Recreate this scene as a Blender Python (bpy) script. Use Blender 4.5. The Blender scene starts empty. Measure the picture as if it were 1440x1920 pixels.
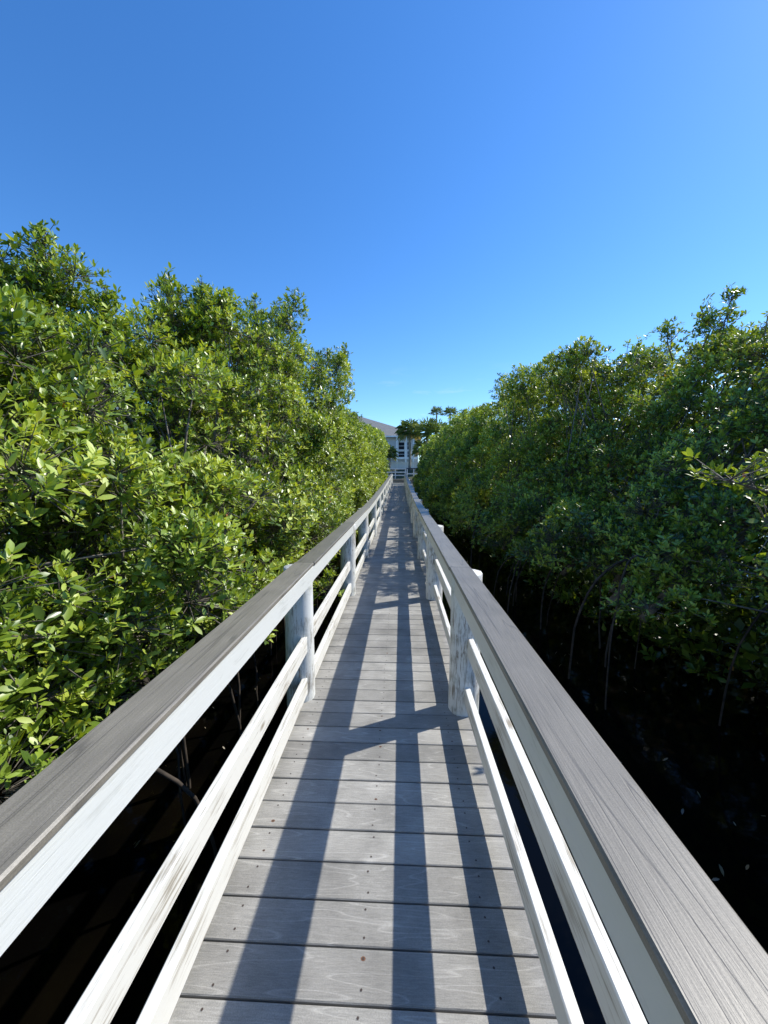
import bpy, bmesh, math, random
import numpy as np
from mathutils import Vector
random.seed(7)
rng = np.random.default_rng(11)
S = bpy.context.scene
COL = S.collection
R = math.radians

# ---------------------------------------------------------------- helpers
def link(o, parent=None):
    COL.objects.link(o)
    if parent: o.parent = parent
    return o

def tag(o, label=None, cat=None, group=None, kind=None):
    for k, v in (('label', label), ('category', cat), ('group', group), ('kind', kind)):
        if v: o[k] = v
    return o

def empty(name, loc=(0, 0, 0)):
    o = bpy.data.objects.new(name, None); o.location = loc; o.empty_display_size = .2
    return link(o)

class MB:
    """collects vertices and faces in world coordinates"""
    def __init__(s): s.v = []; s.f = []; s.m = []; s.a = []
    def add(s, vs, fs, mi=0, a=0.0):
        b = len(s.v); s.v += [tuple(p) for p in vs]
        s.a += [a] * len(vs)
        s.f += [tuple(b + i for i in f) for f in fs]; s.m += [mi] * len(fs)
    def box(s, c, d, mi=0, a=0.0):
        x, y, z = c; dx, dy, dz = d[0] / 2, d[1] / 2, d[2] / 2
        vs = [(x + i * dx, y + j * dy, z + k * dz) for k in (-1, 1) for j in (-1, 1) for i in (-1, 1)]
        s.add(vs, [(0, 2, 3, 1), (4, 5, 7, 6), (0, 1, 5, 4), (2, 6, 7, 3), (0, 4, 6, 2), (1, 3, 7, 5)], mi, a)
    def prism(s, sec0, sec1, mi=0, a=0.0):
        n = len(sec0)
        fs = [(i, (i + 1) % n, n + (i + 1) % n, n + i) for i in range(n)]
        fs += [tuple(range(n - 1, -1, -1)), tuple(range(n, 2 * n))]
        s.add(list(sec0) + list(sec1), fs, mi, a)
    def board(s, p0, p1, w, h, c=.004, mi=0, a=0.0):
        """timber from p0 to p1 (centre line), w across and h high, with eased edges"""
        p0 = Vector(p0); p1 = Vector(p1); d = (p1 - p0).normalized()
        sd = d.cross(Vector((0, 0, 1))).normalized(); up = sd.cross(d)
        w2, h2 = w / 2, h / 2
        pr = [(-w2 + c, -h2), (w2 - c, -h2), (w2, -h2 + c), (w2, h2 - c), (w2 - c, h2), (-w2 + c, h2), (-w2, h2 - c), (-w2, -h2 + c)]
        s.prism([p0 + sd * x + up * z for x, z in pr], [p1 + sd * x + up * z for x, z in pr], mi, a)
    def tube(s, pts, rad, n=6, mi=0, a=0.0):
        pts = [Vector(p) for p in pts]; rings = []
        for i, p in enumerate(pts):
            d = (pts[min(i + 1, len(pts) - 1)] - pts[max(i - 1, 0)])
            if d.length < 1e-6: d = Vector((0, 0, 1))
            d.normalize()
            q = Vector((1, 0, 0)) if abs(d.x) < .8 else Vector((0, 1, 0))
            u = d.cross(q).normalized(); v = d.cross(u)
            r = rad[i] if hasattr(rad, '__len__') else rad
            rings.append([p + (u * math.cos(t) + v * math.sin(t)) * r for t in [2 * math.pi * k / n for k in range(n)]])
        vs = [p for r_ in rings for p in r_]; fs = []
        for i in range(len(pts) - 1):
            for k in range(n):
                fs.append((i * n + k, i * n + (k + 1) % n, (i + 1) * n + (k + 1) % n, (i + 1) * n + k))
        fs.append(tuple(range(n - 1, -1, -1))); fs.append(tuple((len(pts) - 1) * n + k for k in range(n)))
        s.add(vs, fs, mi, a)
    def build(s, name, mats, parent=None, smooth=False):
        me = bpy.data.meshes.new(name)
        off = Vector(parent.matrix_world.translation) if False else (parent['_loc'] if parent and '_loc' in parent else (0, 0, 0))
        me.from_pydata([(p[0] - off[0], p[1] - off[1], p[2] - off[2]) for p in s.v], [], s.f)
        if not isinstance(mats, (list, tuple)): mats = [mats]
        for m in mats: me.materials.append(m)
        me.polygons.foreach_set('material_index', s.m)
        if smooth: me.polygons.foreach_set('use_smooth', [True] * len(s.f))
        at = me.attributes.new('rnd', 'FLOAT', 'POINT'); at.data.foreach_set('value', s.a)
        me.update()
        o = link(bpy.data.objects.new(name, me), parent)
        if parent and '_loc' in parent: o['_loc'] = parent['_loc']
        return o

def root(name, loc, label, cat, group=None):
    o = empty(name, loc); o['_loc'] = loc
    return tag(o, label, cat, group)

# ---------------------------------------------------------------- materials
def mat(name):
    m = bpy.data.materials.new(name); m.use_nodes = True
    nt = m.node_tree; b = nt.nodes['Principled BSDF']
    return m, nt, b
def N(nt, t, **kw):
    n = nt.nodes.new(t)
    for k, v in kw.items():
        if hasattr(n, k): setattr(n, k, v)
        else: n.inputs[k].default_value = v
    return n
def L(nt, a, ao, b, bi): nt.links.new(a.outputs[ao], b.inputs[bi])
def ramp(nt, stops, interp='LINEAR'):
    n = nt.nodes.new('ShaderNodeValToRGB'); e = n.color_ramp.elements; n.color_ramp.interpolation = interp
    while len(e) < len(stops): e.new(.5)
    for k, (p, c) in enumerate(stops):
        e[k].position = p; e[k].color = (c if len(c) == 4 else (*c, 1)) if hasattr(c, '__len__') else (c, c, c, 1)
    return n
def mix(nt, typ='MIX', fac=None):
    n = nt.nodes.new('ShaderNodeMix'); n.data_type = 'RGBA'; n.blend_type = typ
    if fac is not None: n.inputs[0].default_value = fac
    return n   # inputs 6,7 outputs 2
def coords(nt, scale, attr_offset=0.0, obj_offset=False):
    tc = N(nt, 'ShaderNodeTexCoord'); src, so = tc, 'Object'
    if attr_offset:
        at = N(nt, 'ShaderNodeAttribute'); at.attribute_name = 'rnd'
        ml = N(nt, 'ShaderNodeMath', operation='MULTIPLY'); ml.inputs[1].default_value = attr_offset
        L(nt, at, 'Fac', ml, 0)
        va = N(nt, 'ShaderNodeVectorMath', operation='ADD')
        L(nt, tc, 'Object', va, 0); L(nt, ml, 0, va, 1); src, so = va, 0
    mp = N(nt, 'ShaderNodeMapping'); mp.inputs['Scale'].default_value = scale
    L(nt, src, so, mp, 'Vector')
    return mp

def plank_material(name, lo, hi, line, scale, grain_line, rough=.65, fine=1.0, dirt=.3, spec=.4, bumpd=.25, gs=(.35, 1, 1)):
    """weathered board: fine fibres + cathedral grain lines + blotches. scale squeezes the long axis"""
    m, nt, b = mat(name)
    mp = coords(nt, scale, 37.0)
    n1 = N(nt, 'ShaderNodeTexNoise'); n1.inputs['Scale'].default_value = 110 * fine; n1.inputs['Detail'].default_value = 6; n1.inputs['Roughness'].default_value = .65
    L(nt, mp, 0, n1, 'Vector')
    r1 = ramp(nt, [(.3, lo), (.72, hi)]); L(nt, n1, 'Fac', r1, 0)
    mp2 = coords(nt, gs, 91.0)
    n2 = N(nt, 'ShaderNodeTexNoise'); n2.inputs['Scale'].default_value = 7.5; n2.inputs['Detail'].default_value = 2; n2.inputs['Roughness'].default_value = .45
    L(nt, mp2, 0, n2, 'Vector')
    mm = N(nt, 'ShaderNodeMath', operation='MULTIPLY'); mm.inputs[1].default_value = 9; L(nt, n2, 'Fac', mm, 0)
    fr = N(nt, 'ShaderNodeMath', operation='FRACT'); L(nt, mm, 0, fr, 0)
    r2 = ramp(nt, [(0, 1.0), (.09, 0.0), (.95, 0.0), (1, .9)]); L(nt, fr, 0, r2, 0)
    gl = N(nt, 'ShaderNodeMath', operation='MULTIPLY'); gl.inputs[1].default_value = grain_line; L(nt, r2, 0, gl, 0)
    mx = mix(nt); L(nt, gl, 0, mx, 0); L(nt, r1, 0, mx, 6); mx.inputs[7].default_value = (*line, 1)
    tc = N(nt, 'ShaderNodeTexCoord'); n3 = N(nt, 'ShaderNodeTexNoise'); n3.inputs['Scale'].default_value = 5; n3.inputs['Detail'].default_value = 5
    L(nt, tc, 'Object', n3, 'Vector')
    r3 = ramp(nt, [(.3, 1 - dirt), (.65, 1.04)]); L(nt, n3, 'Fac', r3, 0)
    n4 = N(nt, 'ShaderNodeTexNoise'); n4.inputs['Scale'].default_value = 330; n4.inputs['Detail'].default_value = 2
    L(nt, tc, 'Object', n4, 'Vector'); r5 = ramp(nt, [(.3, .84), (.7, 1.14)]); L(nt, n4, 'Fac', r5, 0)
    ms_ = mix(nt, 'MULTIPLY', 1.0); L(nt, r3, 0, ms_, 6); L(nt, r5, 0, ms_, 7)
    m2 = mix(nt, 'MULTIPLY', 1.0); L(nt, mx, 2, m2, 6); L(nt, ms_, 2, m2, 7)
    at = N(nt, 'ShaderNodeAttribute'); at.attribute_name = 'rnd'
    r4 = ramp(nt, [(0, .80), (1, 1.12)]); L(nt, at, 'Fac', r4, 0)
    m3 = mix(nt, 'MULTIPLY', 1.0); L(nt, m2, 2, m3, 6); L(nt, r4, 0, m3, 7)
    L(nt, m3, 2, b, 'Base Color')
    b.inputs['Roughness'].default_value = rough; b.inputs['Specular IOR Level'].default_value = spec
    bp = N(nt, 'ShaderNodeBump'); bp.inputs['Strength'].default_value = bumpd; bp.inputs['Distance'].default_value = .004
    ad = N(nt, 'ShaderNodeMath', operation='SUBTRACT'); L(nt, n1, 'Fac', ad, 0); L(nt, gl, 0, ad, 1)
    L(nt, ad, 0, bp, 'Height'); L(nt, bp, 0, b, 'Normal')
    return m

def paint_material(name, white, wood, scale, wear, rough=.5, blotch=(.35, .38, .33), bl=.0, knots=False):
    m, nt, b = mat(name)
    mp = coords(nt, scale, 23.0)
    n1 = N(nt, 'ShaderNodeTexNoise'); n1.inputs['Scale'].default_value = 70; n1.inputs['Detail'].default_value = 7; n1.inputs['Roughness'].default_value = .7; n1.inputs['Distortion'].default_value = .6
    L(nt, mp, 0, n1, 'Vector')
    tc = N(nt, 'ShaderNodeTexCoord'); n2 = N(nt, 'ShaderNodeTexNoise'); n2.inputs['Scale'].default_value = 4.5; n2.inputs['Detail'].default_value = 5
    L(nt, tc, 'Object', n2, 'Vector')
    ad = N(nt, 'ShaderNodeMath', operation='MULTIPLY_ADD'); ad.inputs[1].default_value = .45; L(nt, n2, 'Fac', ad, 0); L(nt, n1, 'Fac', ad, 2)
    r1 = ramp(nt, [(.83 - wear, 0.0), (.97 - wear, 1.0)]); L(nt, ad, 0, r1, 0)
    mx = mix(nt); L(nt, r1, 0, mx, 0); mx.inputs[6].default_value = (*white, 1); mx.inputs[7].default_value = (*wood, 1)
    n3 = N(nt, 'ShaderNodeTexNoise'); n3.inputs['Scale'].default_value = 9; n3.inputs['Detail'].default_value = 8; n3.inputs['Roughness'].default_value = .7
    L(nt, tc, 'Object', n3, 'Vector')
    r3 = ramp(nt, [(.52, 0.0), (.72, bl)]); L(nt, n3, 'Fac', r3, 0)
    m2 = mix(nt); L(nt, r3, 0, m2, 0); L(nt, mx, 2, m2, 6); m2.inputs[7].default_value = (*blotch, 1)
    if knots:
        mk = coords(nt, (1, .42, 1), 11.0); vo = N(nt, 'ShaderNodeTexVoronoi'); vo.inputs['Scale'].default_value = 5.5; L(nt, mk, 0, vo, 'Vector')
        rk = ramp(nt, [(.03, .85), (.075, .35), (.1, .0)]); L(nt, vo, 'Distance', rk, 0)
        m4 = mix(nt); L(nt, rk, 0, m4, 0); L(nt, m2, 2, m4, 6); m4.inputs[7].default_value = (.27, .22, .15, 1); m2 = m4
    L(nt, m2, 2, b, 'Base Color'); b.inputs['Roughness'].default_value = rough
    bp = N(nt, 'ShaderNodeBump'); bp.inputs['Strength'].default_value = .35; bp.inputs['Distance'].default_value = .004; bp.invert = True
    L(nt, ad, 0, bp, 'Height'); L(nt, bp, 0, b, 'Normal')
    return m

M = {}
M['deck'] = plank_material('deck boards', (.262, .255, .236), (.375, .365, .338), (.54, .525, .49), (.09, 1, 1), .45, rough=.7, fine=2.0, dirt=.26, spec=.25, gs=(.13, 1.25, 1))
M['cap'] = plank_material('cap boards', (.158, .143, .114), (.240, .219, .178), (.075, .068, .057), (1, .03, 1), .6, rough=.43, fine=2.0, dirt=.15, spec=.75, gs=(1.7, .06, 1))
M['paint_y'] = paint_material('flaking white paint on rails', (.74, .735, .69), (.36, .325, .26), (1, .045, 1), .075, knots=True)
M['paint_clean'] = paint_material('white paint on fascia', (.67, .69, .665), (.53, .55, .52), (1, .08, 1), .03, rough=.42)
M['paint_pile'] = paint_material('white paint on piles', (.72, .74, .72), (.24, .21, .17), (1, 1, .13), .10, rough=.7, blotch=(.30, .33, .29), bl=.55)
m, nt, b = mat('nail heads'); b.inputs['Base Color'].default_value = (.05, .035, .03, 1); b.inputs['Roughness'].default_value = .7; M['nail'] = m
m, nt, b = mat('rust'); b.inputs['Base Color'].default_value = (.16, .075, .04, 1); b.inputs['Roughness'].default_value = .85; M['rust'] = m
m, nt, b = mat('dark timber'); b.inputs['Base Color'].default_value = (.045, .038, .03, 1); b.inputs['Roughness'].default_value = .8; M['joist'] = m

def leaf_material(name, stops, transl=.28, rough=.40):
    m, nt, b = mat(name)
    at = N(nt, 'ShaderNodeAttribute'); at.attribute_name = 'tint'
    rp = ramp(nt, stops); L(nt, at, 'Fac', rp, 0)
    L(nt, rp, 0, b, 'Base Color'); b.inputs['Specular IOR Level'].default_value = .8
    rr = ramp(nt, [(0, rough - .12), (1, rough + .12)]); L(nt, at, 'Fac', rr, 0); L(nt, rr, 0, b, 'Roughness')
    tr = N(nt, 'ShaderNodeBsdfTranslucent')
    tm = mix(nt, 'MULTIPLY', 1.0); L(nt, rp, 0, tm, 6); tm.inputs[7].default_value = (1.5, 1.35, .45, 1)
    L(nt, tm, 2, tr, 'Color')
    ms = N(nt, 'ShaderNodeMixShader'); ms.inputs[0].default_value = transl
    L(nt, b, 0, ms, 1); L(nt, tr, 0, ms, 2)
    L(nt, ms, 0, nt.nodes['Material Output'], 'Surface')
    return m
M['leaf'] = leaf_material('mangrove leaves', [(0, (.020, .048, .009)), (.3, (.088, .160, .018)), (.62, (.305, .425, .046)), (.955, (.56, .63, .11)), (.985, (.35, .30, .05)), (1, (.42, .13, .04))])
M['litter'] = leaf_material('fallen leaves', [(0, (.05, .04, .02)), (.6, (.12, .095, .045)), (1, (.20, .17, .10))], .05, .5)
M['palm'] = leaf_material('palm fronds', [(0, (.04, .075, .02)), (.55, (.15, .22, .05)), (1, (.46, .40, .24))], .3, .36)

def bark_material(name, lo, hi):
    m, nt, b = mat(name)
    tc = N(nt, 'ShaderNodeTexCoord'); n = N(nt, 'ShaderNodeTexNoise'); n.inputs['Scale'].default_value = 14; n.inputs['Detail'].default_value = 6
    L(nt, tc, 'Object', n, 'Vector'); r = ramp(nt, [(.35, lo), (.7, hi)]); L(nt, n, 'Fac', r, 0)
    L(nt, r, 0, b, 'Base Color'); b.inputs['Roughness'].default_value = .85
    return m
M['bark'] = bark_material('mangrove bark', (.075, .064, .052), (.25, .225, .19))
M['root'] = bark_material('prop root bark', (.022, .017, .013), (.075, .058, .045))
M['palm_bark'] = bark_material('palm bark', (.22, .20, .17), (.42, .39, .34))

m, nt, b = mat('dark tannin water')
tc = N(nt, 'ShaderNodeTexCoord'); n = N(nt, 'ShaderNodeTexNoise'); n.inputs['Scale'].default_value = .8; n.inputs['Detail'].default_value = 4
L(nt, tc, 'Object', n, 'Vector'); r = ramp(nt, [(.45, (.0012, .0011, .001)), (.8, (.006, .0045, .002))]); L(nt, n, 'Fac', r, 0)
L(nt, r, 0, b, 'Base Color'); b.inputs['Roughness'].default_value = .06; b.inputs['IOR'].default_value = 1.33; b.inputs['Specular IOR Level'].default_value = .22
n2 = N(nt, 'ShaderNodeTexNoise'); n2.inputs['Scale'].default_value = 5; n2.inputs['Detail'].default_value = 3
L(nt, tc, 'Object', n2, 'Vector'); bp = N(nt, 'ShaderNodeBump'); bp.inputs['Strength'].default_value = .04; bp.inputs['Distance'].default_value = .05
L(nt, n2, 'Fac', bp, 'Height'); L(nt, bp, 0, b, 'Normal'); M['water'] = m

m, nt, b = mat('mud and lawn')
tc = N(nt, 'ShaderNodeTexCoord'); n = N(nt, 'ShaderNodeTexNoise'); n.inputs['Scale'].default_value = .6; n.inputs['Detail'].default_value = 8
L(nt, tc, 'Object', n, 'Vector'); r = ramp(nt, [(.35, (.03, .035, .015)), (.65, (.06, .075, .025))]); L(nt, n, 'Fac', r, 0)
L(nt, r, 0, b, 'Base Color'); b.inputs['Roughness'].default_value = .95; M['ground'] = m

def plain(name, c, rough=.6, scale=8, var=.12):
    m, nt, b = mat(name)
    tc = N(nt, 'ShaderNodeTexCoord'); n = N(nt, 'ShaderNodeTexNoise'); n.inputs['Scale'].default_value = scale; n.inputs['Detail'].default_value = 6
    L(nt, tc, 'Object', n, 'Vector')
    r = ramp(nt, [(.3, tuple(k * (1 - var) for k in c)), (.7, tuple(k * (1 + var) for k in c))]); L(nt, n, 'Fac', r, 0)
    L(nt, r, 0, b, 'Base Color'); b.inputs['Roughness'].default_value = rough
    return m
M['roof'] = plain('grey shingle roof', (.165, .17, .165), .85, 3)
M['siding'] = plain('pale grey siding', (.55, .575, .59), .6, 2, .05)
M['trim'] = plain('white trim', (.80, .80, .79), .5, 3, .04)
M['navy'] = plain('dark blue paint', (.03, .04, .07), .5)
m, nt, b = mat('dark window glass'); b.inputs['Base Color'].default_value = (.012, .018, .03, 1); b.inputs['Roughness'].default_value = .3; b.inputs['Specular IOR Level'].default_value = .15; M['glass'] = m

# ---------------------------------------------------------------- boardwalk profile
Y_END = 33.0
def zp(y):
    if y < 6: return 0.0
    s = .036
    if y < 12: return s * (y - 6) ** 2 / 12
    return s * 3 + s * (y - 12)

# planks
bw = root('boardwalk', (0, 0, 0), 'long narrow weathered grey plank boardwalk running straight between the mangroves', 'boardwalk')
dk = MB(); pitch = .1452; y = -2.6; k = 0
def chplank(y0, y1, x0, x1, zt, sl, a, mi=0):
    c = .003; t = .03
    pr = [(y0 + c, -t), (y1 - c, -t), (y1, -t + c), (y1, -c), (y1 - c, 0), (y0 + c, 0), (y0, -c), (y0, -t + c)]
    ym = (y0 + y1) / 2
    s0 = [(x0, yy, zt + zz + sl * (yy - ym)) for yy, zz in pr]; s1 = [(x1, yy, zt + zz + sl * (yy - ym)) for yy, zz in pr]
    dk.prism(s1, s0, mi, a)
while y < Y_END - .1:
    y1 = y + pitch - .0065; ym = (y + y1) / 2
    sl = (zp(ym + .07) - zp(ym - .07)) / .14
    zt = zp(ym) + random.uniform(-.0012, .0012)
    chplank(y, y1, -.70 + random.uniform(-.008, .008), .49 + random.uniform(-.008, .008), zt, sl, random.random())
    if ym < 12:
        for nx in (-.588, -.118, .318):
            for ny in (.028, pitch - .036):
                px = nx + random.uniform(-.008, .008); py = y + ny + random.uniform(-.005, .005)
                zz = zt + sl * (py - ym) + .0012; r_ = .0042
                if random.random() < .07: q0 = random.uniform(.0045, .0075); dk.add([(px + q0 * math.cos(q) * 1.3, py + q0 * math.sin(q), zz - .0006) for q in [k_ * math.pi / 4 for k_ in range(8)]], [tuple(range(8))], 2)
                dk.add([(px + r_ * math.cos(q), py + r_ * math.sin(q), zz) for q in [k_ * math.pi / 3 for k_ in range(6)]], [tuple(range(6))], 1)
    y += pitch
dk.build('deck', [M['deck'], M['nail'], M['rust']], bw)
for jx in (-.60, -.12, .32, .50):
    jb = MB()
    ys = [-2.6, 6, 8, 10, 12, Y_END]
    for a0, a1 in zip(ys, ys[1:]):
        jb.board((jx, a0, zp(a0) - .14), (jx, a1, zp(a1) - .14), .045, .20, .003)
    jb.build('joist', M['joist'], bw)

# piles and rails -------------------------------------------------------
def pile_mesh(cx, cy, zb, zt, r, seed):
    rg = random.Random(seed); mb = MB(); n = 24; zs = []
    z = zb
    while z < zt - .05: zs.append(z); z += .07
    zs += [zt - .012, zt]
    ph = [rg.uniform(0, 6.28) for _ in range(6)]; vs = []
    lean = (rg.uniform(-.008, .008), rg.uniform(-.008, .008))
    for i, z in enumerate(zs):
        rr = r * (1.03 - .03 * (z - zb) / (zt - zb)) - (.007 if i == len(zs) - 1 else 0)
        for k in range(n):
            t = 2 * math.pi * k / n
            q = 1 + .02 * math.sin(2 * t + ph[0] + z * .6) + .016 * math.sin(5 * t + ph[1] + .8 * math.sin(z * 2)) + .012 * math.sin(9 * t + ph[2] + z * 1.1) + .008 * math.sin(z * 9 + ph[3] + 2 * t)
            vs.append((cx + lean[0] * z + rr * q * math.cos(t), cy + lean[1] * z + rr * q * math.sin(t), z))
    fs = [(i * n + k, i * n + (k + 1) % n, (i + 1) * n + (k + 1) % n, (i + 1) * n + k) for i in range(len(zs) - 1) for k in range(n)]
    fs.append(tuple((len(zs) - 1) * n + k for k in range(n)))
    mb.add(vs, fs, 0, rg.random())
    return mb

def railing(side, label, y0, xc_pile, r_pile, cap_in, cap_out, fas_in, fas_h, rails):
    rt = root('railing', (side * xc_pile, 0, 0), label, 'railing')
    ys = [y0 + 2.445 * i for i in range(-2, 20) if y0 + 2.445 * i < Y_END - .3]
    if Y_END - ys[-1] > 1.2: ys.append(Y_END - .15)
    for i, yy in enumerate(ys):
        pile_mesh(side * (xc_pile + random.uniform(-.012, .012)), yy, -1.25, zp(yy) + .972 + random.uniform(-.006, .0), r_pile * random.uniform(.95, 1.06), i * 7 + side).build('post', M['paint_pile'], rt, True)
    for i, (a0, a1) in enumerate(zip(ys, ys[1:])):
        j = [random.uniform(-.004, .004) for _ in range(8)]
        g = .0025
        za, zb = zp(a0), zp(a1)
        nseg = 1
        c = MB(); w = cap_out - cap_in
        c.board((side * ((cap_in + cap_out) / 2 + j[0]), a0 + g, za + .9875), (side * ((cap_in + cap_out) / 2 + j[1]), a1 - g, zb + .9875), w, .025, .005, 0, random.random())
        c.build('cap_rail', M['cap'], rt)
        f = MB(); h0, h1 = fas_h
        f.board((side * (fas_in + .019 + j[2]), a0 + g, za + (h0 + h1) / 2), (side * (fas_in + .019 + j[3]), a1 - g, zb + (h0 + h1) / 2), .038, h1 - h0, .004, 0, random.random())
        f.build('fascia_board', M['paint_clean'], rt)
        for nm, (li, hb, ht) in rails.items():
            q = MB(); e = r_pile * .55
            q.board((side * (li + .019 + random.uniform(-.006, .006)), a0 + e, za + (hb + ht) / 2 + random.uniform(-.006, .006)), (side * (li + .019 + random.uniform(-.006, .006)), a1 - e, zb + (hb + ht) / 2 + random.uniform(-.006, .006)), .038, ht - hb, .004, 0, random.random())
            q.build(nm, M['paint_y'], rt)
    return rt
railing(-1, 'sunlit white railing with grey plank cap along the left side of the boardwalk', 2.67, .716, .103, .608, .748, .615, (.862, .9748),
        {'middle_rail': (.655, .366, .482), 'kick_rail': (.652, .056, .177)})
railing(1, 'white railing with shaded inner face along the right side of the boardwalk', 2.57, .455, .108, .334, .480, .364, (.822, .9748),
        {'middle_rail': (.446, .428, .548), 'kick_rail': (.4406, .10, .205)})

# ---------------------------------------------------------------- ground and water
g = MB()
xs = [-400, -120, -60, -30, -12, 0, 12, 30, 60, 120, 400]; ys = [-300, -60, -20, 0, 20, 30, 34, 36, 37.5, 42.5, 50, 70, 120, 400]
def gz(x, y): 
    t = min(1, max(0, (y - 32) / 6)); u = min(1, max(0, (y - 37.5) / 5)); return -1.35 + 2.1 * t * t * (3 - 2 * t) + 1.75 * u
g.add([(x, y, gz(x, y)) for y in ys for x in xs], [(j * 11 + i, j * 11 + i + 1, (j + 1) * 11 + i + 1, (j + 1) * 11 + i) for j in range(len(ys) - 1) for i in range(10)])
tag(g.build('ground', M['ground'], None, True), kind='structure')
w = MB(); w.add([(-400, -300, -.85), (400, -300, -.85), (400, 36, -.85), (-400, 36, -.85)], [(0, 1, 2, 3)])
tag(w.build('water', M['water']), kind='structure')

# ---------------------------------------------------------------- foliage
T8 = np.array([(0, 4, 1), (0, 1, 6), (1, 4, 5), (1, 5, 2), (1, 2, 7), (1, 7, 6), (2, 5, 3), (2, 3, 7)])
T4 = np.array([(0, 1, 2), (0, 2, 3)])
def norm(a): return a / np.maximum(np.linalg.norm(a, axis=1, keepdims=True), 1e-9)
def leaf_mesh(name, C, A, nleaf, size, mats, parent, far=False, tint=None, twigs=None):
    """C rosette centres, A axes (N,3): leaves spread in whorls round every axis"""
    n = len(C); cnt = rng.integers(nleaf[0], nleaf[1] + 1, n)
    idx = np.repeat(np.arange(n), cnt); k = np.arange(len(idx)) - np.repeat(np.cumsum(cnt) - cnt, cnt)
    a = norm(A)[idx]; ref = np.where(np.abs(a[:, :1]) < .8, np.array([[1., 0, 0]]), np.array([[0, 1., 0]]))
    u = norm(np.cross(a, ref)); v = np.cross(a, u)
    az = k * 2.4 + rng.uniform(0, 6.28, n)[idx] + rng.normal(0, .25, len(idx))
    per = u * np.cos(az)[:, None] + v * np.sin(az)[:, None]
    inc = np.radians(14 + 62 * (k + .5) / cnt[idx] * rng.uniform(.75, 1.2, len(idx)) + rng.normal(0, 9, n)[idx])[:, None]
    d = norm(a * np.cos(inc) + per * np.sin(inc) + rng.normal(0, .1, (len(idx), 3)))
    nn = a * np.sin(inc) - per * np.cos(inc); s = norm(np.cross(d, nn)); nn = np.cross(s, d)
    Ln = (size * rng.uniform(.55, 1.4, len(idx)) * (.72 + .28 * (k + 1) / cnt[idx]) * rng.uniform(.7, 1.25, n)[idx])[:, None]
    W = Ln * rng.uniform(.17, .23, (len(idx), 1))
    base = C[idx] + a * (-.012 * size / .09) * k[:, None] * .6 + per * .004
    cur = rng.uniform(-.02, .16, (len(idx), 1)) * Ln; fold = rng.uniform(.05, .3, (len(idx), 1)) * W
    if not far:
        m0 = base; m1 = base + d * Ln * .36 - nn * cur * .1; m2 = base + d * Ln * .72 - nn * cur * .5; m3 = base + d * Ln - nn * cur
        l1 = m1 + s * W * .92 + nn * fold; r1 = m1 - s * W * .92 + nn * fold; l2 = m2 + s * W * .84 + nn * fold; r2 = m2 - s * W * .84 + nn * fold
        V = np.stack([m0, m1, m2, m3, r1, r2, l1, l2], 1); T = T8
    else:
        m1 = base + d * Ln * .55; V = np.stack([base, m1 - s * W * 1.15 + nn * fold, base + d * Ln - nn * cur, m1 + s * W * 1.15 + nn * fold], 1); T = T4
    nv = V.shape[1]; V = V.reshape(-1, 3)
    F = (T[None] + (np.arange(len(idx)) * nv)[:, None, None]).reshape(-1, 3)
    cl = rng.beta(2.0, 2.2, n) if tint is None else tint
    tv = np.clip(cl[idx] * .75 + rng.beta(2, 3, len(idx)) * .35 + .10 * (k == 0) - .03, 0, 1)
    tv = np.where(rng.random(len(idx)) < .004, rng.uniform(.95, 1, len(idx)), np.minimum(tv, .93)); tv = np.repeat(tv, nv)
    mi = np.zeros(len(F), np.int32)
    if twigs is not None:
        P0, P1, r0 = twigs; dd = norm(P1 - P0); rf = np.where(np.abs(dd[:, :1]) < .8, np.array([[1., 0, 0]]), np.array([[0, 1., 0]]))
        uu = norm(np.cross(dd, rf)); vv = np.cross(dd, uu); off = len(V); ring = []
        for P, f in ((P0, 1.0), (P1, .6)):
            for t in (0, 2.094, 4.189): ring.append(P + (uu * math.cos(t) + vv * math.sin(t)) * (r0 * f)[:, None])
        TV = np.stack(ring, 1).reshape(-1, 3)
        tt = np.array([(0, 1, 4), (0, 4, 3), (1, 2, 5), (1, 5, 4), (2, 0, 3), (2, 3, 5)])
        TF = (tt[None] + (np.arange(len(P0)) * 6)[:, None, None]).reshape(-1, 3) + off
        V = np.vstack([V, TV]); F = np.vstack([F, TF]); tv = np.concatenate([tv, np.zeros(len(TV))]); mi = np.concatenate([mi, np.ones(len(TF), np.int32)])
    off = np.array(parent['_loc'] if parent and '_loc' in parent else (0, 0, 0)); V = V - off
    me = bpy.data.meshes.new(name); me.vertices.add(len(V)); me.loops.add(len(F) * 3); me.polygons.add(len(F))
    me.vertices.foreach_set('co', V.astype(np.float32).ravel()); me.loops.foreach_set('vertex_index', F.astype(np.int32).ravel())
    me.polygons.foreach_set('loop_start', np.arange(0, len(F) * 3, 3, dtype=np.int32))
    for m_ in mats: me.materials.append(m_)
    me.polygons.foreach_set('material_index', mi); me.polygons.foreach_set('use_smooth', np.ones(len(F), bool))
    at = me.attributes.new('tint', 'FLOAT', 'POINT'); at.data.foreach_set('value', tv.astype(np.float32))
    me.update(calc_edges=True); me.validate()
    return link(bpy.data.objects.new(name, me), parent)

def lerp(pts, y): return float(np.interp(y, [p[0] for p in pts], [p[1] for p in pts]))
def wob(*a): # cheap smooth noise
    x, y_, z = a
    return (math.sin(x * 1.9 + y_ * 2.3 + 1) + math.sin(y_ * 3.7 - z * 2.9 + 2) + math.sin(z * 4.3 + x * 3.1 + y_ * 1.3)) / 3

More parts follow.
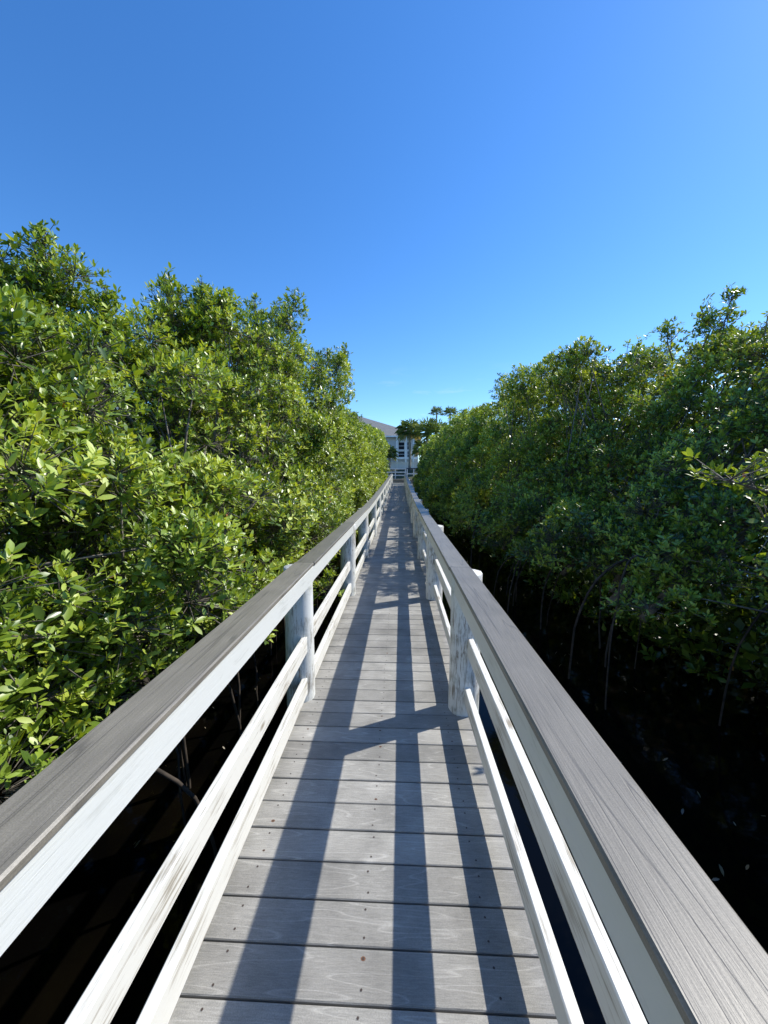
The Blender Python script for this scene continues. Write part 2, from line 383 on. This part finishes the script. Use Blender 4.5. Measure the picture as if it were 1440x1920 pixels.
# left side: distance of the leafy front from the axis, and crest height
LA = [(-2, 1.6), (1, 1.34), (2.2, 1.14), (3.3, .97), (6, .93), (12, .92), (33, .92)]
LS = [(-2, .62), (2, .60), (4, .50), (6, .24), (9, .14), (15, .07), (33, .05)]
LT = [(-2, 3.6), (1.6, 2.9), (2.3, 2.5), (3.2, 2.5), (4.2, 2.75), (4.7, 2.95), (5.2, 3.3), (5.8, 3.4), (6.6, 3.7), (8, 3.85), (9.6, 3.9), (10.6, 3.3), (13, 3.25), (16, 3.45), (20, 3.8), (27, 4.35), (33, 4.4)]
LB = [(-2, .2), (1.5, .18), (3, .15), (5, .1), (33, .3)]
RA = [(-2, 3.1), (3, 2.75), (4.8, 1.75), (7, 1.45), (10, 1.15), (14, 1.0), (33, .95)]
RS = [(-2, .9), (4, 1.0), (5, .95), (6.5, .8), (8, .66), (10, .6), (12, .5), (16, .3), (33, .2)]
RT = [(-2, 3.2), (3, 2.95), (4, 3.1), (5, 3.3), (6, 3.5), (7.5, 3.6), (9, 3.75), (12, 3.85), (16, 4.0), (22, 3.9), (33, 3.8)]
RB = [(-2, .3), (4, .25), (8, .2), (33, .3)]
def front(side, y, z):
    if side < 0: return lerp(LA, y) + lerp(LS, y) * max(0, z - 1.2) + .12 * max(0, .8 - z)
    f = lerp(RA, y) + lerp(RS, y) * max(0, z - .3)
    lim = .7 + 1.08 * z                           # the sun clears the walk beside the near trees
    t = min(1, max(0, (7.3 - y) / 1.3))
    return max(f, f + (max(f, lim) - f) * t)
def crest(side, y): return lerp(LT if side < 0 else RT, y)
def bottom(side, y): return lerp(LB if side < 0 else RB, y)

def mangrove(side, y0, y1, label, group, sprigs=(), masses=()):
    yc = (y0 + y1) / 2; near = yc < 9
    xt = side * (front(side, yc, .6) + (1.0 if near else .9))
    tr = root('mangrove_tree', (xt, yc, -.85), label, 'mangrove', group)
    zt = crest(side, yc); W = y1 - y0
    lsz = .062 if yc < 4.3 else .063 if yc < 6 else .068 if yc < 10 else .084 if yc < 16 else .11 if yc < 24 else .14
    cl = []                                              # clumps: centre, radius, outward direction, density factor
    area = W * (zt - .2)
    dens = 10 if yc < 6 else 8.5 if yc < 12 else 6.5
    def put(y, z, s, r, out, f=1.0):
        cl.append((np.array((side * (front(side, y, z) + s), y, z)), r, np.array(out, float), f))
    for _ in range(int(area * dens)):                    # outer face
        y = random.uniform(y0 - .25, y1 + .25); z0, z1 = bottom(side, y), crest(side, y)
        z = random.uniform(z0, z1)
        s = .30 + .26 * wob(y * 1.3, z * 1.3, 3) + random.uniform(0, .25)
        put(y, z, s, random.uniform(.2, .36), (-side * .8, random.uniform(-.4, .2), .55))
    for _ in range(int(area * dens * .7)):              # second layer
        y = random.uniform(y0 - .2, y1 + .2); z = random.uniform(bottom(side, y) + .1, crest(side, y) - .1)
        put(y, z, random.uniform(.75, 1.4), random.uniform(.3, .45), (-side * .6, 0, .7), .8)
    for _ in range(int(W * 2.4 * dens * .6)):           # the top of the crown
        y = random.uniform(y0 - .2, y1 + .2); dp = random.uniform(0, 2.4)
        z = crest(side, y) + .18 * wob(dp * 2, y * 2, 1) - .22 * max(0, dp - 1.5) + random.uniform(-.15, .1)
        cl.append((np.array((side * (front(side, y, crest(side, y)) + .25 + dp), y, z)), random.uniform(.2, .38), np.array((-side * .25, -.1, 1.0)), 1.0))
    for mc, mr, nn_ in masses:                           # taller heads of the same crown
        for _ in range(nn_):
            u = norm(rng.normal(0, 1, (1, 3)))[0] * random.uniform(.3, 1) ** .5
            cl.append((np.array(mc) + u * np.array(mr), random.uniform(.18, .3), np.array((-side * .3, -.2, .8)), .9))
    Cs, As, T0, T1, TR, TI = [], [], [], [], [], []
    for c, r, out, f in cl:
        kk = max(5, int((56 if near else 38 if yc < 16 else 22) * f * (r / .32) ** 2 * random.uniform(.75, 1.2)))
        u = rng.normal(0, 1, (kk, 3)) + out * .75; u = norm(u) * np.array((1.0, 1.0, .85))
        p = c + u * r * np.sqrt(rng.uniform(.15, 1.25, (kk, 1)))
        Cs.append(p); As.append(norm(u * .45 + out * .30 + np.array((0, 0, .7)) + rng.normal(0, .25, (kk, 3))))
        TI.append(np.clip(rng.normal(random.betavariate(2.5, 2.0), .14, kk), 0, 1))
        sel = rng.random(kk) < (.8 if near else .35)
        T0.append(np.repeat(c[None], sel.sum(), 0) + (p[sel] - c) * rng.uniform(.05, .35, (sel.sum(), 1))); T1.append(p[sel]); TR.append(rng.uniform(.0025, .0055, sel.sum()))
    # shoots standing up out of the crest
    sp = [(np.array(b_, float), np.array(t_, float), n_) for b_, t_, n_ in sprigs]
    for _ in range(int(W * 1.6)):
        y = random.uniform(y0, y1); z = crest(side, y); dp = random.uniform(.1, 1.6)
        b_ = np.array((side * (front(side, y, z) + .2 + dp), y, z - .1)); sp.append((b_, b_ + np.array((random.uniform(-.25, .25), random.uniform(-.2, .2), random.uniform(.3, .65))), random.randint(5, 9)))
    st = MB()
    for b_, t_, n_ in sp:
        mid = (b_ + t_) / 2 + rng.normal(0, .05, 3)
        st.tube([b_, mid, t_], [.011, .008, .004], 5)
        ln = np.linalg.norm(t_ - b_)
        for q in range(n_):
            f = .25 + .75 * (q + .5) / n_; o = b_ + (t_ - b_) * f
            e = o + norm(rng.normal(0, 1, (1, 3)) + np.array((0, 0, .8)))[0] * random.uniform(.06, .22) * (1.25 - .6 * f) * min(1.4, ln / .55)
            kk = random.randint(3, 6); p = e + rng.normal(0, .05, (kk, 3))
            Cs.append(p); As.append(norm((e - o)[None] * 3 + np.array((0, 0, .6)) + rng.normal(0, .35, (kk, 3)))); TI.append(np.clip(rng.normal(.5, .15, kk), 0, 1))
            T0.append(np.repeat(o[None], kk, 0)); T1.append(p); TR.append(np.full(kk, .004))
    C = np.vstack(Cs); A = np.vstack(As); ti = np.concatenate(TI)
    leaf_mesh('crown', C, A, (4, 10) if yc < 16 else (4, 8), lsz, [M['leaf'], M['bark']], tr, yc > 8.5, ti, (np.vstack(T0), np.vstack(T1), np.concatenate(TR)))
    # stems and limbs
    hub = Vector((xt, yc, .25))
    for q in range(3):
        f = Vector((xt + random.uniform(-.35, .35), yc + (q - 1) * W * .28, -.05)); tp = Vector((side * (front(side, yc, zt - 1) + random.uniform(.7, 1.2)), yc + (q - 1) * W * .34, zt - 1.0))
        md = (f + tp) / 2 + Vector((random.uniform(-.2, .2), random.uniform(-.2, .2), 0))
        st.tube([f, f.lerp(md, .5) + Vector((.05, .03, 0)), md, md.lerp(tp, .5), tp], [.05, .042, .034, .024, .008], 8)
        mine = [c for c, r, o_, f_ in cl if abs(c[1] - tp.y) < W * .2]
        random.shuffle(mine)
        for c in mine[:26 if near else 10]:
            t0 = random.uniform(.15, .85); t0 = min(t0, max(.1, (c[2] + .1) / zt)); b_ = f.lerp(md, t0 * 2) if t0 < .5 else md.lerp(tp, t0 * 2 - 1)
            e = Vector(c); mm_ = b_.lerp(e, .5) + Vector((0, 0, random.uniform(-.1, .15)))
            st.tube([b_, mm_, e], [.016, .011, .005], 5)
    st.build('trunk', M['bark'], tr, True)
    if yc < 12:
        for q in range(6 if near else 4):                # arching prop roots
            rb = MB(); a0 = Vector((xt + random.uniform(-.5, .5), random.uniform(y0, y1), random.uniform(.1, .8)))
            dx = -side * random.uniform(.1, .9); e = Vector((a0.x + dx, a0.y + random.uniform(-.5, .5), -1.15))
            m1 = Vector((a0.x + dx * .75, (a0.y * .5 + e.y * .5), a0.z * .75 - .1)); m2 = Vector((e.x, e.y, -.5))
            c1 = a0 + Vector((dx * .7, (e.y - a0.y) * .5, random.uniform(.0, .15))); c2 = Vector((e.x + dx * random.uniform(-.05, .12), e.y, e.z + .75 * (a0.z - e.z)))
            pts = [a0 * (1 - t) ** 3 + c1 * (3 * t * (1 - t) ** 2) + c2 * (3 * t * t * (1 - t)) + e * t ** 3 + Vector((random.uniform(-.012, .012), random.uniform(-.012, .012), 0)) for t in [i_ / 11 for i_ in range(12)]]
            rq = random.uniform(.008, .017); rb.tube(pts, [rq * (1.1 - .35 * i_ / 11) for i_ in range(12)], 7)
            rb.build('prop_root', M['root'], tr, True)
    return tr

left_rows = [
    (-1.6, 2.3, 'large leafy mangrove nearest the camera at the left edge of the frame', None),
    (2.3, 4.35, 'tall mangrove with the highest crest on the left skyline', None),
    (4.35, 5.9, 'mangrove with a rounded bushy top beside the second left post', None),
    (5.9, 7.9, 'mangrove with thin open twiggy branches against the sky, right of the rounded bushy one', None),
    (7.9, 10.3, 'bright green mangrove of the left row whose top juts toward the middle of the sky', None),
]
for (a, b_, lab, gr) in left_rows:
    sg, ms = [], []
    if a == 2.3:
        ms = [((-4.15, 4.0, 3.15), (.75, .5, .75), 40), ((-3.55, 4.0, 3.15), (.5, .4, .65), 26), ((-2.95, 4.1, 2.85), (.45, .3, .5), 18)]
        sg = [((-3.6, 3.95, 3.6), (-3.55, 3.95, 4.05), 14), ((-4.2, 3.9, 3.6), (-4.25, 3.9, 4.1), 14), ((-3.1, 4.0, 3.1), (-3.0, 4.0, 3.5), 12), ((-1.25, 4.2, .15), (-.74, 4.35, .34), 12)]
    if a == 4.35:
        ms = [((-2.75, 5.0, 3.5), (.42, .4, .45), 26), ((-2.3, 5.1, 3.45), (.35, .4, .4), 16)]
        sg = [((-2.95, 5.0, 3.6), (-3.0, 5.0, 4.12), 14), ((-2.6, 5.1, 3.6), (-2.55, 5.1, 4.1), 14), ((-2.25, 5.1, 3.5), (-2.2, 5.1, 3.95), 12)]
    if a == 5.9:
        ms = [((-2.1, 6.5, 3.85), (.4, .4, .35), 10)]
        sg = [((-1.95, 6.5, 3.9), (-1.65, 6.5, 4.5), 16), ((-2.3, 6.4, 3.9), (-2.35, 6.4, 4.35), 14), ((-2.0, 6.6, 3.9), (-2.0, 6.6, 4.4), 12)]
    if a == 7.9:
        ms = [((-1.55, 8.8, 3.85), (.45, .6, .4), 16)]
        sg = [((-1.5, 9.2, 3.9), (-1.3, 9.2, 4.5), 12), ((-1.35, 8.2, 3.7), (-1.15, 8.2, 4.15), 10)]
    mangrove(-1, a, b_, lab, 'mangroves along the left railing', sg, ms)
for a, b_ in ((10.3, 13.2), (13.2, 16.4), (16.4, 20), (20, 24), (24, 28.5), (28.5, 33)):
    mangrove(-1, a, b_, 'small-looking bright green mangrove in the far run of hedge along the left railing', 'far mangroves along the left railing')
right_rows = [
    (.2, 4.0, 'shaded mangrove nearest the camera at the right edge of the frame', None),
    (4.0, 6.0, 'shaded mangrove with tall leafy shoots on the right skyline', None),
    (6.0, 8.2, 'dark mangrove overhanging the black water beyond the round post on the right', None),
    (8.2, 10.6, 'backlit yellow-green topped mangrove in the middle of the right row', None),
]
for (a, b_, lab, gr) in right_rows:
    sg = []
    if a == 4.0: sg = [((4.5, 5.8, 3.4), (4.6, 5.8, 4.1), 18), ((4.25, 5.8, 3.4), (4.2, 5.8, 3.95), 14), ((4.0, 6.0, 3.3), (3.9, 6.0, 3.75), 10), ((5.3, 5.6, 3.3), (5.4, 5.6, 3.9), 14)]
    ms = []
    if a == .2: sg = [((3.2, 3.0, 1.35), (2.08, 2.6, 1.6), 16), ((3.1, 2.9, 1.0), (2.3, 2.5, 1.3), 9)]
    if a == 6.0: ms = [((3.15, 7.5, 3.55), (.5, .7, .35), 30)]
    if a == 8.2: ms = [((2.9, 9.2, 3.6), (.55, 1.1, .4), 44)]
    mangrove(1, a, b_, lab, 'mangroves along the right railing', sg, ms)
for a, b_ in ((10.6, 13.4), (13.4, 16.6), (16.6, 20.2), (20.2, 24.2), (24.2, 28.6), (28.6, 33)):
    mangrove(1, a, b_, 'small-looking mangrove in the far run of hedge along the right railing', 'far mangroves along the right railing')

# the wood behind both rows, one mass of leaves
def thicket(side):
    n = 72000
    y = rng.uniform(-12, 36, n); lat = rng.uniform(0, 1, n) ** 1.5 * 8
    f0 = np.array([front(side, max(-2, q), 3.2) for q in y])
    z = rng.uniform(-.1, 1, n); top = 3.5 - .03 * lat
    f1 = np.array([front(side, max(-2, q), 3.4 * h) for q, h in zip(y, np.clip(z, 0, 1))])
    C = np.stack([side * (f1 + 1.7 + lat), y, -.7 + (top + .7) * z], 1)
    A = np.stack([-side * np.full(n, .4), np.zeros(n), np.ones(n)], 1) + rng.normal(0, .5, (n, 3))
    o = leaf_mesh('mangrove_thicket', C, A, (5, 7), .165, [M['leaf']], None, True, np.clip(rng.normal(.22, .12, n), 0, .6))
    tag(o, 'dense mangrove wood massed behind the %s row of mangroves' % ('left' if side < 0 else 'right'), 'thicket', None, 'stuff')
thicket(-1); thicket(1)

n = 700
lx = np.concatenate([rng.uniform(1.2, 6, n // 2), -rng.uniform(1.3, 4, n - n // 2)]); ly = rng.uniform(2.2, 12, n)
fl = leaf_mesh('floating_leaves', np.stack([lx, ly, np.full(n, -.842)], 1), np.tile(np.array([[0., 0, 1]]), (n, 1)) + rng.normal(0, .05, (n, 3)), (1, 1), .04, [M['litter']], None, False, rng.random(n))
tag(fl, 'fallen leaves scattered over the black water under the mangroves', 'fallen leaves', None, 'stuff')

# ---------------------------------------------------------------- landing at the far end
zl = zp(Y_END) + .17
ld = root('landing', (0, Y_END, zl), 'small raised grey deck landing with a white edge at the far end of the boardwalk', 'deck')
mb = MB()
for i in range(11): mb.board((-1.6, Y_END + .03 + .145 * i + .07, zl - .015), (2.6, Y_END + .03 + .145 * i + .07, zl - .015), .139, .03, .003, 0, random.random())
mb.build('deck', M['deck'], ld)
mb = MB(); mb.box((.5, Y_END + .005, zl - .12), (4.2, .03, .2)); mb.build('edge_board', M['trim'], ld)
mb = MB(); mb.board((-1.6, Y_END + 1.7, zl + .15), (2.6, Y_END + 1.7, zl + .15), .36, .29, .005, 0, .5); mb.board((-1.6, Y_END + 1.68, zl + .31), (2.6, Y_END + 1.68, zl + .31), .42, .03, .004, 0, .8); mb.build('step', M['deck'], ld)
mb = MB()
for i in range(15): mb.board((-1.6, Y_END + 1.965 + .145 * i, zl + .31), (2.6, Y_END + 1.965 + .145 * i, zl + .31), .139, .03, .003, 0, random.random())
mb.build('upper_deck', M['deck'], ld)
yb = Y_END + 3.85; zl += .32
bar = root('deck_railing', (0, yb, zl), 'white rail of horizontal bars across the far edge of the landing', 'railing')
for px in (-1.5, -.45, .5):
    mb = MB(); mb.box((px, yb, zl + .5), (.09, .09, 1.0)); mb.build('post', M['trim'], bar)
for hz in (.35, .65, .97):
    mb = MB(); mb.box((-.5, yb - .07, zl + hz), (2.2, .04, .10)); mb.build('rail', M['trim'], bar)
b2 = root('deck_railing', (1.6, yb, zl), 'low rail with a dark navy top beside the white rail at the far landing', 'railing')
for px in (.68, 1.3, 1.95, 2.5):
    mb = MB(); mb.box((px, yb, zl + .48), (.09, .09, .96)); mb.build('post', M['trim'], b2)
mb = MB(); mb.box((1.6, yb, zl + 1.0), (2.1, .14, .08)); mb.build('top_rail', M['navy'], b2)
mb = MB(); mb.box((1.6, yb - .07, zl + .5), (2.0, .04, .10)); mb.build('rail', M['trim'], b2)

# white fence of the yard
yf = 44.0
fn = root('picket_fence', (0, yf, 2.45), 'white solid board fence in front of the house beyond the landing', 'fence')
mb = MB()
for i in range(64): mb.box((-4.6 + .155 * i, yf, 2.8), (.13, .025, .68 + .02 * (i % 2)))
mb.build('boards', M['trim'], fn)
for i in range(5):
    mb = MB(); mb.box((-4.6 + 2.4 * i, yf + .07, 2.8), (.11, .11, .9)); mb.build('post', M['trim'], fn)
mb = MB(); mb.box((.2, yf - .03, 3.16), (9.9, .08, .06)); mb.build('top_rail', M['trim'], fn)

# ---------------------------------------------------------------- houses
def hip_house(cx0, cx1, y0, dep, zg, ze, rise, label, win):
    h = root('house', ((cx0 + cx1) / 2, y0, zg), label, 'house')
    mb = MB(); mb.box(((cx0 + cx1) / 2, y0 + dep / 2, (zg + ze) / 2), (cx1 - cx0, dep, ze - zg))
    for i in range(int((ze - zg) / .2)): mb.box(((cx0 + cx1) / 2, y0 - .008, zg + .2 * i + .03), (cx1 - cx0, .012, .02))
    mb.build('wall', M['siding'], h)
    o = .7; a0, a1, b0, b1 = cx0 - o, cx1 + o, y0 - o, y0 + dep + o; r = dep / 2
    mb = MB(); mb.add([(a0, b0, ze), (a1, b0, ze), (a1, b1, ze), (a0, b1, ze), (a0 + r, (b0 + b1) / 2, ze + rise), (a1 - r, (b0 + b1) / 2, ze + rise)],
                      [(0, 1, 5, 4), (1, 2, 5), (2, 3, 4, 5), (3, 0, 4), (3, 2, 1, 0)])
    mb.build('roof', M['roof'], h)
    mb = MB(); mb.box(((a0 + a1) / 2, b0 - .02, ze - .10), (a1 - a0, .04, .2)); mb.build('fascia', M['trim'], h)
    for (wx, wz, ww, wh) in win:
        f = MB()
        for sx in (-1, 1): f.box((wx + sx * (ww / 2 + .05), y0 - .05, wz), (.1, .07, wh + .2))
        for sz in (-1, 1): f.box((wx, y0 - .055, wz + sz * (wh / 2 + .05)), (ww, .06, .1))
        f.box((wx, y0 - .05, wz), (ww, .05, .05))
        fo = f.build('window', M['trim'], h)
        p = MB(); p.box((wx, y0 - .03, wz), (ww, .02, wh)); p.build('pane', M['glass'], fo)
    return h, b0
zg = 2.45
h, b0 = hip_house(-20, 2.4, 52, 21, zg, 6.95, 4.5, 'two storey pale grey house with a grey hip roof at the end of the boardwalk',
                  [(.18, 4.55, .8, .75), (1.2, 4.55, .45, .75), (.18, 5.65, .75, .95), (1.2, 5.65, .5, .95), (-2.2, 5.4, 1.2, 1.3), (-2.2, 3.0, 1.2, 1.3), (-5, 5.4, 1.2, 1.3)])
for px in (-.42, .75, 1.75):
    mb = MB(); mb.box((px, b0 + .15, (zg + 6.75) / 2), (.2, .2, 6.75 - zg)); mb.build('porch_column', M['trim'], h)
mb = MB(); mb.box((-.3, b0 + .3, 4.0), (5.2, .3, .25)); mb.build('porch_beam', M['trim'], h)
hip_house(7.5, 26, 60, 16, zg, 7.0, 3.6, 'grey roofed house mostly hidden behind the right mangroves and palms', [(10, 5.4, 1.2, 1.3), (14, 5.4, 1.2, 1.3)])

# ---------------------------------------------------------------- palms
def palm(x, y, zg, ztop, rad, nf, label, tr_=.16, skirt=True, seed=1, group='palms near the house'):
    rg = random.Random(seed)
    t = root('palm_tree', (x, y, zg), label, 'palm', group)
    mb = MB(); n = max(4, int((ztop - zg) / .35))
    mb.tube([(x + .12 * math.sin(i / n * 2 + seed), y, zg + (ztop - zg) * i / n) for i in range(n + 1)], [tr_ * (1.08 if i % 2 else .95) * (1.15 - .2 * i / n) for i in range(n + 1)], 10)
    mb.build('trunk', M['palm_bark'], t, True)
    xt = x + .12 * math.sin(2 + seed); V = []; F = []; TN = []
    for i in range(nf):
        az = i * 2.399 + rg.uniform(-.2, .2); el = math.radians(80 - 125 * (i / nf) ** .8 if skirt else 75 - 95 * i / nf)
        d = Vector((math.cos(az) * math.cos(el), math.sin(az) * math.cos(el), math.sin(el)))
        s = d.cross(Vector((0, 0, 1))).normalized(); up = s.cross(d)
        L0 = rad * rg.uniform(.42, .55); o = Vector((xt, y, ztop)); c = o + d * L0 - Vector((0, 0, L0 * .12))
        b0_ = len(V); w_ = .02
        V += [o - s * w_, o + s * w_, c + s * w_, c - s * w_]; F.append((b0_, b0_ + 1, b0_ + 2, b0_ + 3)); TN += [.35] * 4
        nb = 10; tv = min(1, max(0, .35 + rg.uniform(-.2, .3) + (.45 if i > nf * .8 and skirt else 0)))
        for k in range(nb):
            a = math.radians(-105 + 210 * k / (nb - 1)); e = (d * math.cos(a) + s * math.sin(a)).normalized()
            bl = rad * rg.uniform(.5, .72); q = e.cross(up).normalized() * bl * .06
            mid = c + e * bl * .6 + up * .02; tip = c + e * bl - Vector((0, 0, bl * (rg.uniform(.12, .45) if skirt else rg.uniform(-.05, .25))))
            b0_ = len(V); V += [c, mid - q, tip, mid + q]; F += [(b0_, b0_ + 1, b0_ + 2), (b0_, b0_ + 2, b0_ + 3)]; TN += [tv] * 4
    me = bpy.data.meshes.new('crown'); me.from_pydata([(p.x - x, p.y - y, p.z - zg) for p in V], [], F); me.materials.append(M['palm'])
    at = me.attributes.new('tint', 'FLOAT', 'POINT'); at.data.foreach_set('value', TN); me.update()
    link(bpy.data.objects.new('crown', me), t)
palm(.95, 43, zg, 6.7, 1.5, 30, 'cabbage palm with a drooping crown in front of the porch of the house', .13, True, 1)
palm(2.9, 41, zg, 6.2, 1.7, 24, 'full dark green palm to the right of the drooping palm by the porch', .16, False, 2)
palm(3.9, 40, zg, 5.9, 1.7, 24, 'bushy bright green palm rising just above the right mangroves', .16, False, 3)
palm(2.3, 42, zg, 4.6, 1.3, 22, 'short dark palm tucked beneath the palms right of the porch', .15, True, 6)
palm(6.5, 70, zg, 12.9, 1.35, 22, 'left one of two slender tall palms far off on the skyline', .14, False, 4)
palm(8.8, 70, zg, 12.7, 1.5, 22, 'right one of two slender tall palms far off on the skyline', .14, False, 5)
palm(-1.3, 43, zg, 4.2, 1.1, 30, 'low dark palm against the house left of the porch columns', .14, True, 7)

# ---------------------------------------------------------------- light, sky, camera
az = math.atan2(.868, .43); el = math.atan2(1, math.hypot(.868, .43))
w = bpy.data.worlds.new('World'); S.world = w; w.use_nodes = True; nt = w.node_tree
sk = nt.nodes.new('ShaderNodeTexSky'); sk.sky_type = 'NISHITA'; sk.sun_disc = False; sk.sun_elevation = el; sk.sun_rotation = az
sk.air_density = 1.0; sk.dust_density = .15; sk.ozone_density = 1.8; sk.altitude = 0
bg = nt.nodes['Background']; bg.inputs['Strength'].default_value = .15
hs = nt.nodes.new('ShaderNodeHueSaturation'); hs.inputs['Saturation'].default_value = 1.27
nt.links.new(sk.outputs[0], hs.inputs['Color']); tn = mix(nt, 'MULTIPLY', 1.0); tn.inputs[7].default_value = (.86, 1.04, 1.25, 1)
nt.links.new(hs.outputs[0], tn.inputs[6])
tcw = nt.nodes.new('ShaderNodeTexCoord'); sp = nt.nodes.new('ShaderNodeSeparateXYZ'); nt.links.new(tcw.outputs['Generated'], sp.inputs[0])
band = ramp(nt, [(0, 0.0), (.07, 1.0), (.16, .9), (.27, 0.0)]); nt.links.new(sp.outputs['Z'], band.inputs[0])
mpw = N(nt, 'ShaderNodeMapping'); mpw.inputs['Scale'].default_value = (3.2, 3.2, 15); mpw.inputs['Location'].default_value = (.4, 1.3, .2); nt.links.new(tcw.outputs['Generated'], mpw.inputs[0])
nw = N(nt, 'ShaderNodeTexNoise'); nw.inputs['Scale'].default_value = 1.6; nw.inputs['Detail'].default_value = 9; nw.inputs['Roughness'].default_value = .6; nt.links.new(mpw.outputs[0], nw.inputs['Vector'])
wisp = ramp(nt, [(.55, 0.0), (.78, .55)]); nt.links.new(nw.outputs['Fac'], wisp.inputs[0])
cm = N(nt, 'ShaderNodeMath', operation='MULTIPLY'); nt.links.new(band.outputs[0], cm.inputs[0]); nt.links.new(wisp.outputs[0], cm.inputs[1])
cw = mix(nt); nt.links.new(cm.outputs[0], cw.inputs[0]); nt.links.new(tn.outputs[2], cw.inputs[6]); cw.inputs[7].default_value = (6.2, 6.6, 7.0, 1)
nt.links.new(cw.outputs[2], bg.inputs['Color'])
sun = bpy.data.lights.new('sun', 'SUN'); sun.energy = 5.0; sun.angle = R(.53); sun.color = (1, .95, .855)
so = link(bpy.data.objects.new('sun', sun)); so.rotation_euler = Vector((math.sin(az) * math.cos(el), math.cos(az) * math.cos(el), math.sin(el))).to_track_quat('Z', 'Y').to_euler()

cam = bpy.data.cameras.new('camera'); cam.sensor_fit = 'VERTICAL'; cam.sensor_height = 36; cam.lens = 721 / 1920 * 36
cam.clip_start = .05; cam.clip_end = 2000
co = link(bpy.data.objects.new('camera', cam)); co.location = (0, 0, 1.61); co.rotation_euler = (R(90 - 5.3), 0, R(2.38))
S.camera = co
S.view_settings.view_transform = 'Standard'; S.view_settings.look = 'None'; S.view_settings.exposure = .27; S.view_settings.gamma = 1
S.cycles.max_bounces = 8; S.cycles.transparent_max_bounces = 4
for o in bpy.data.objects:
    if '_loc' in o: del o['_loc']
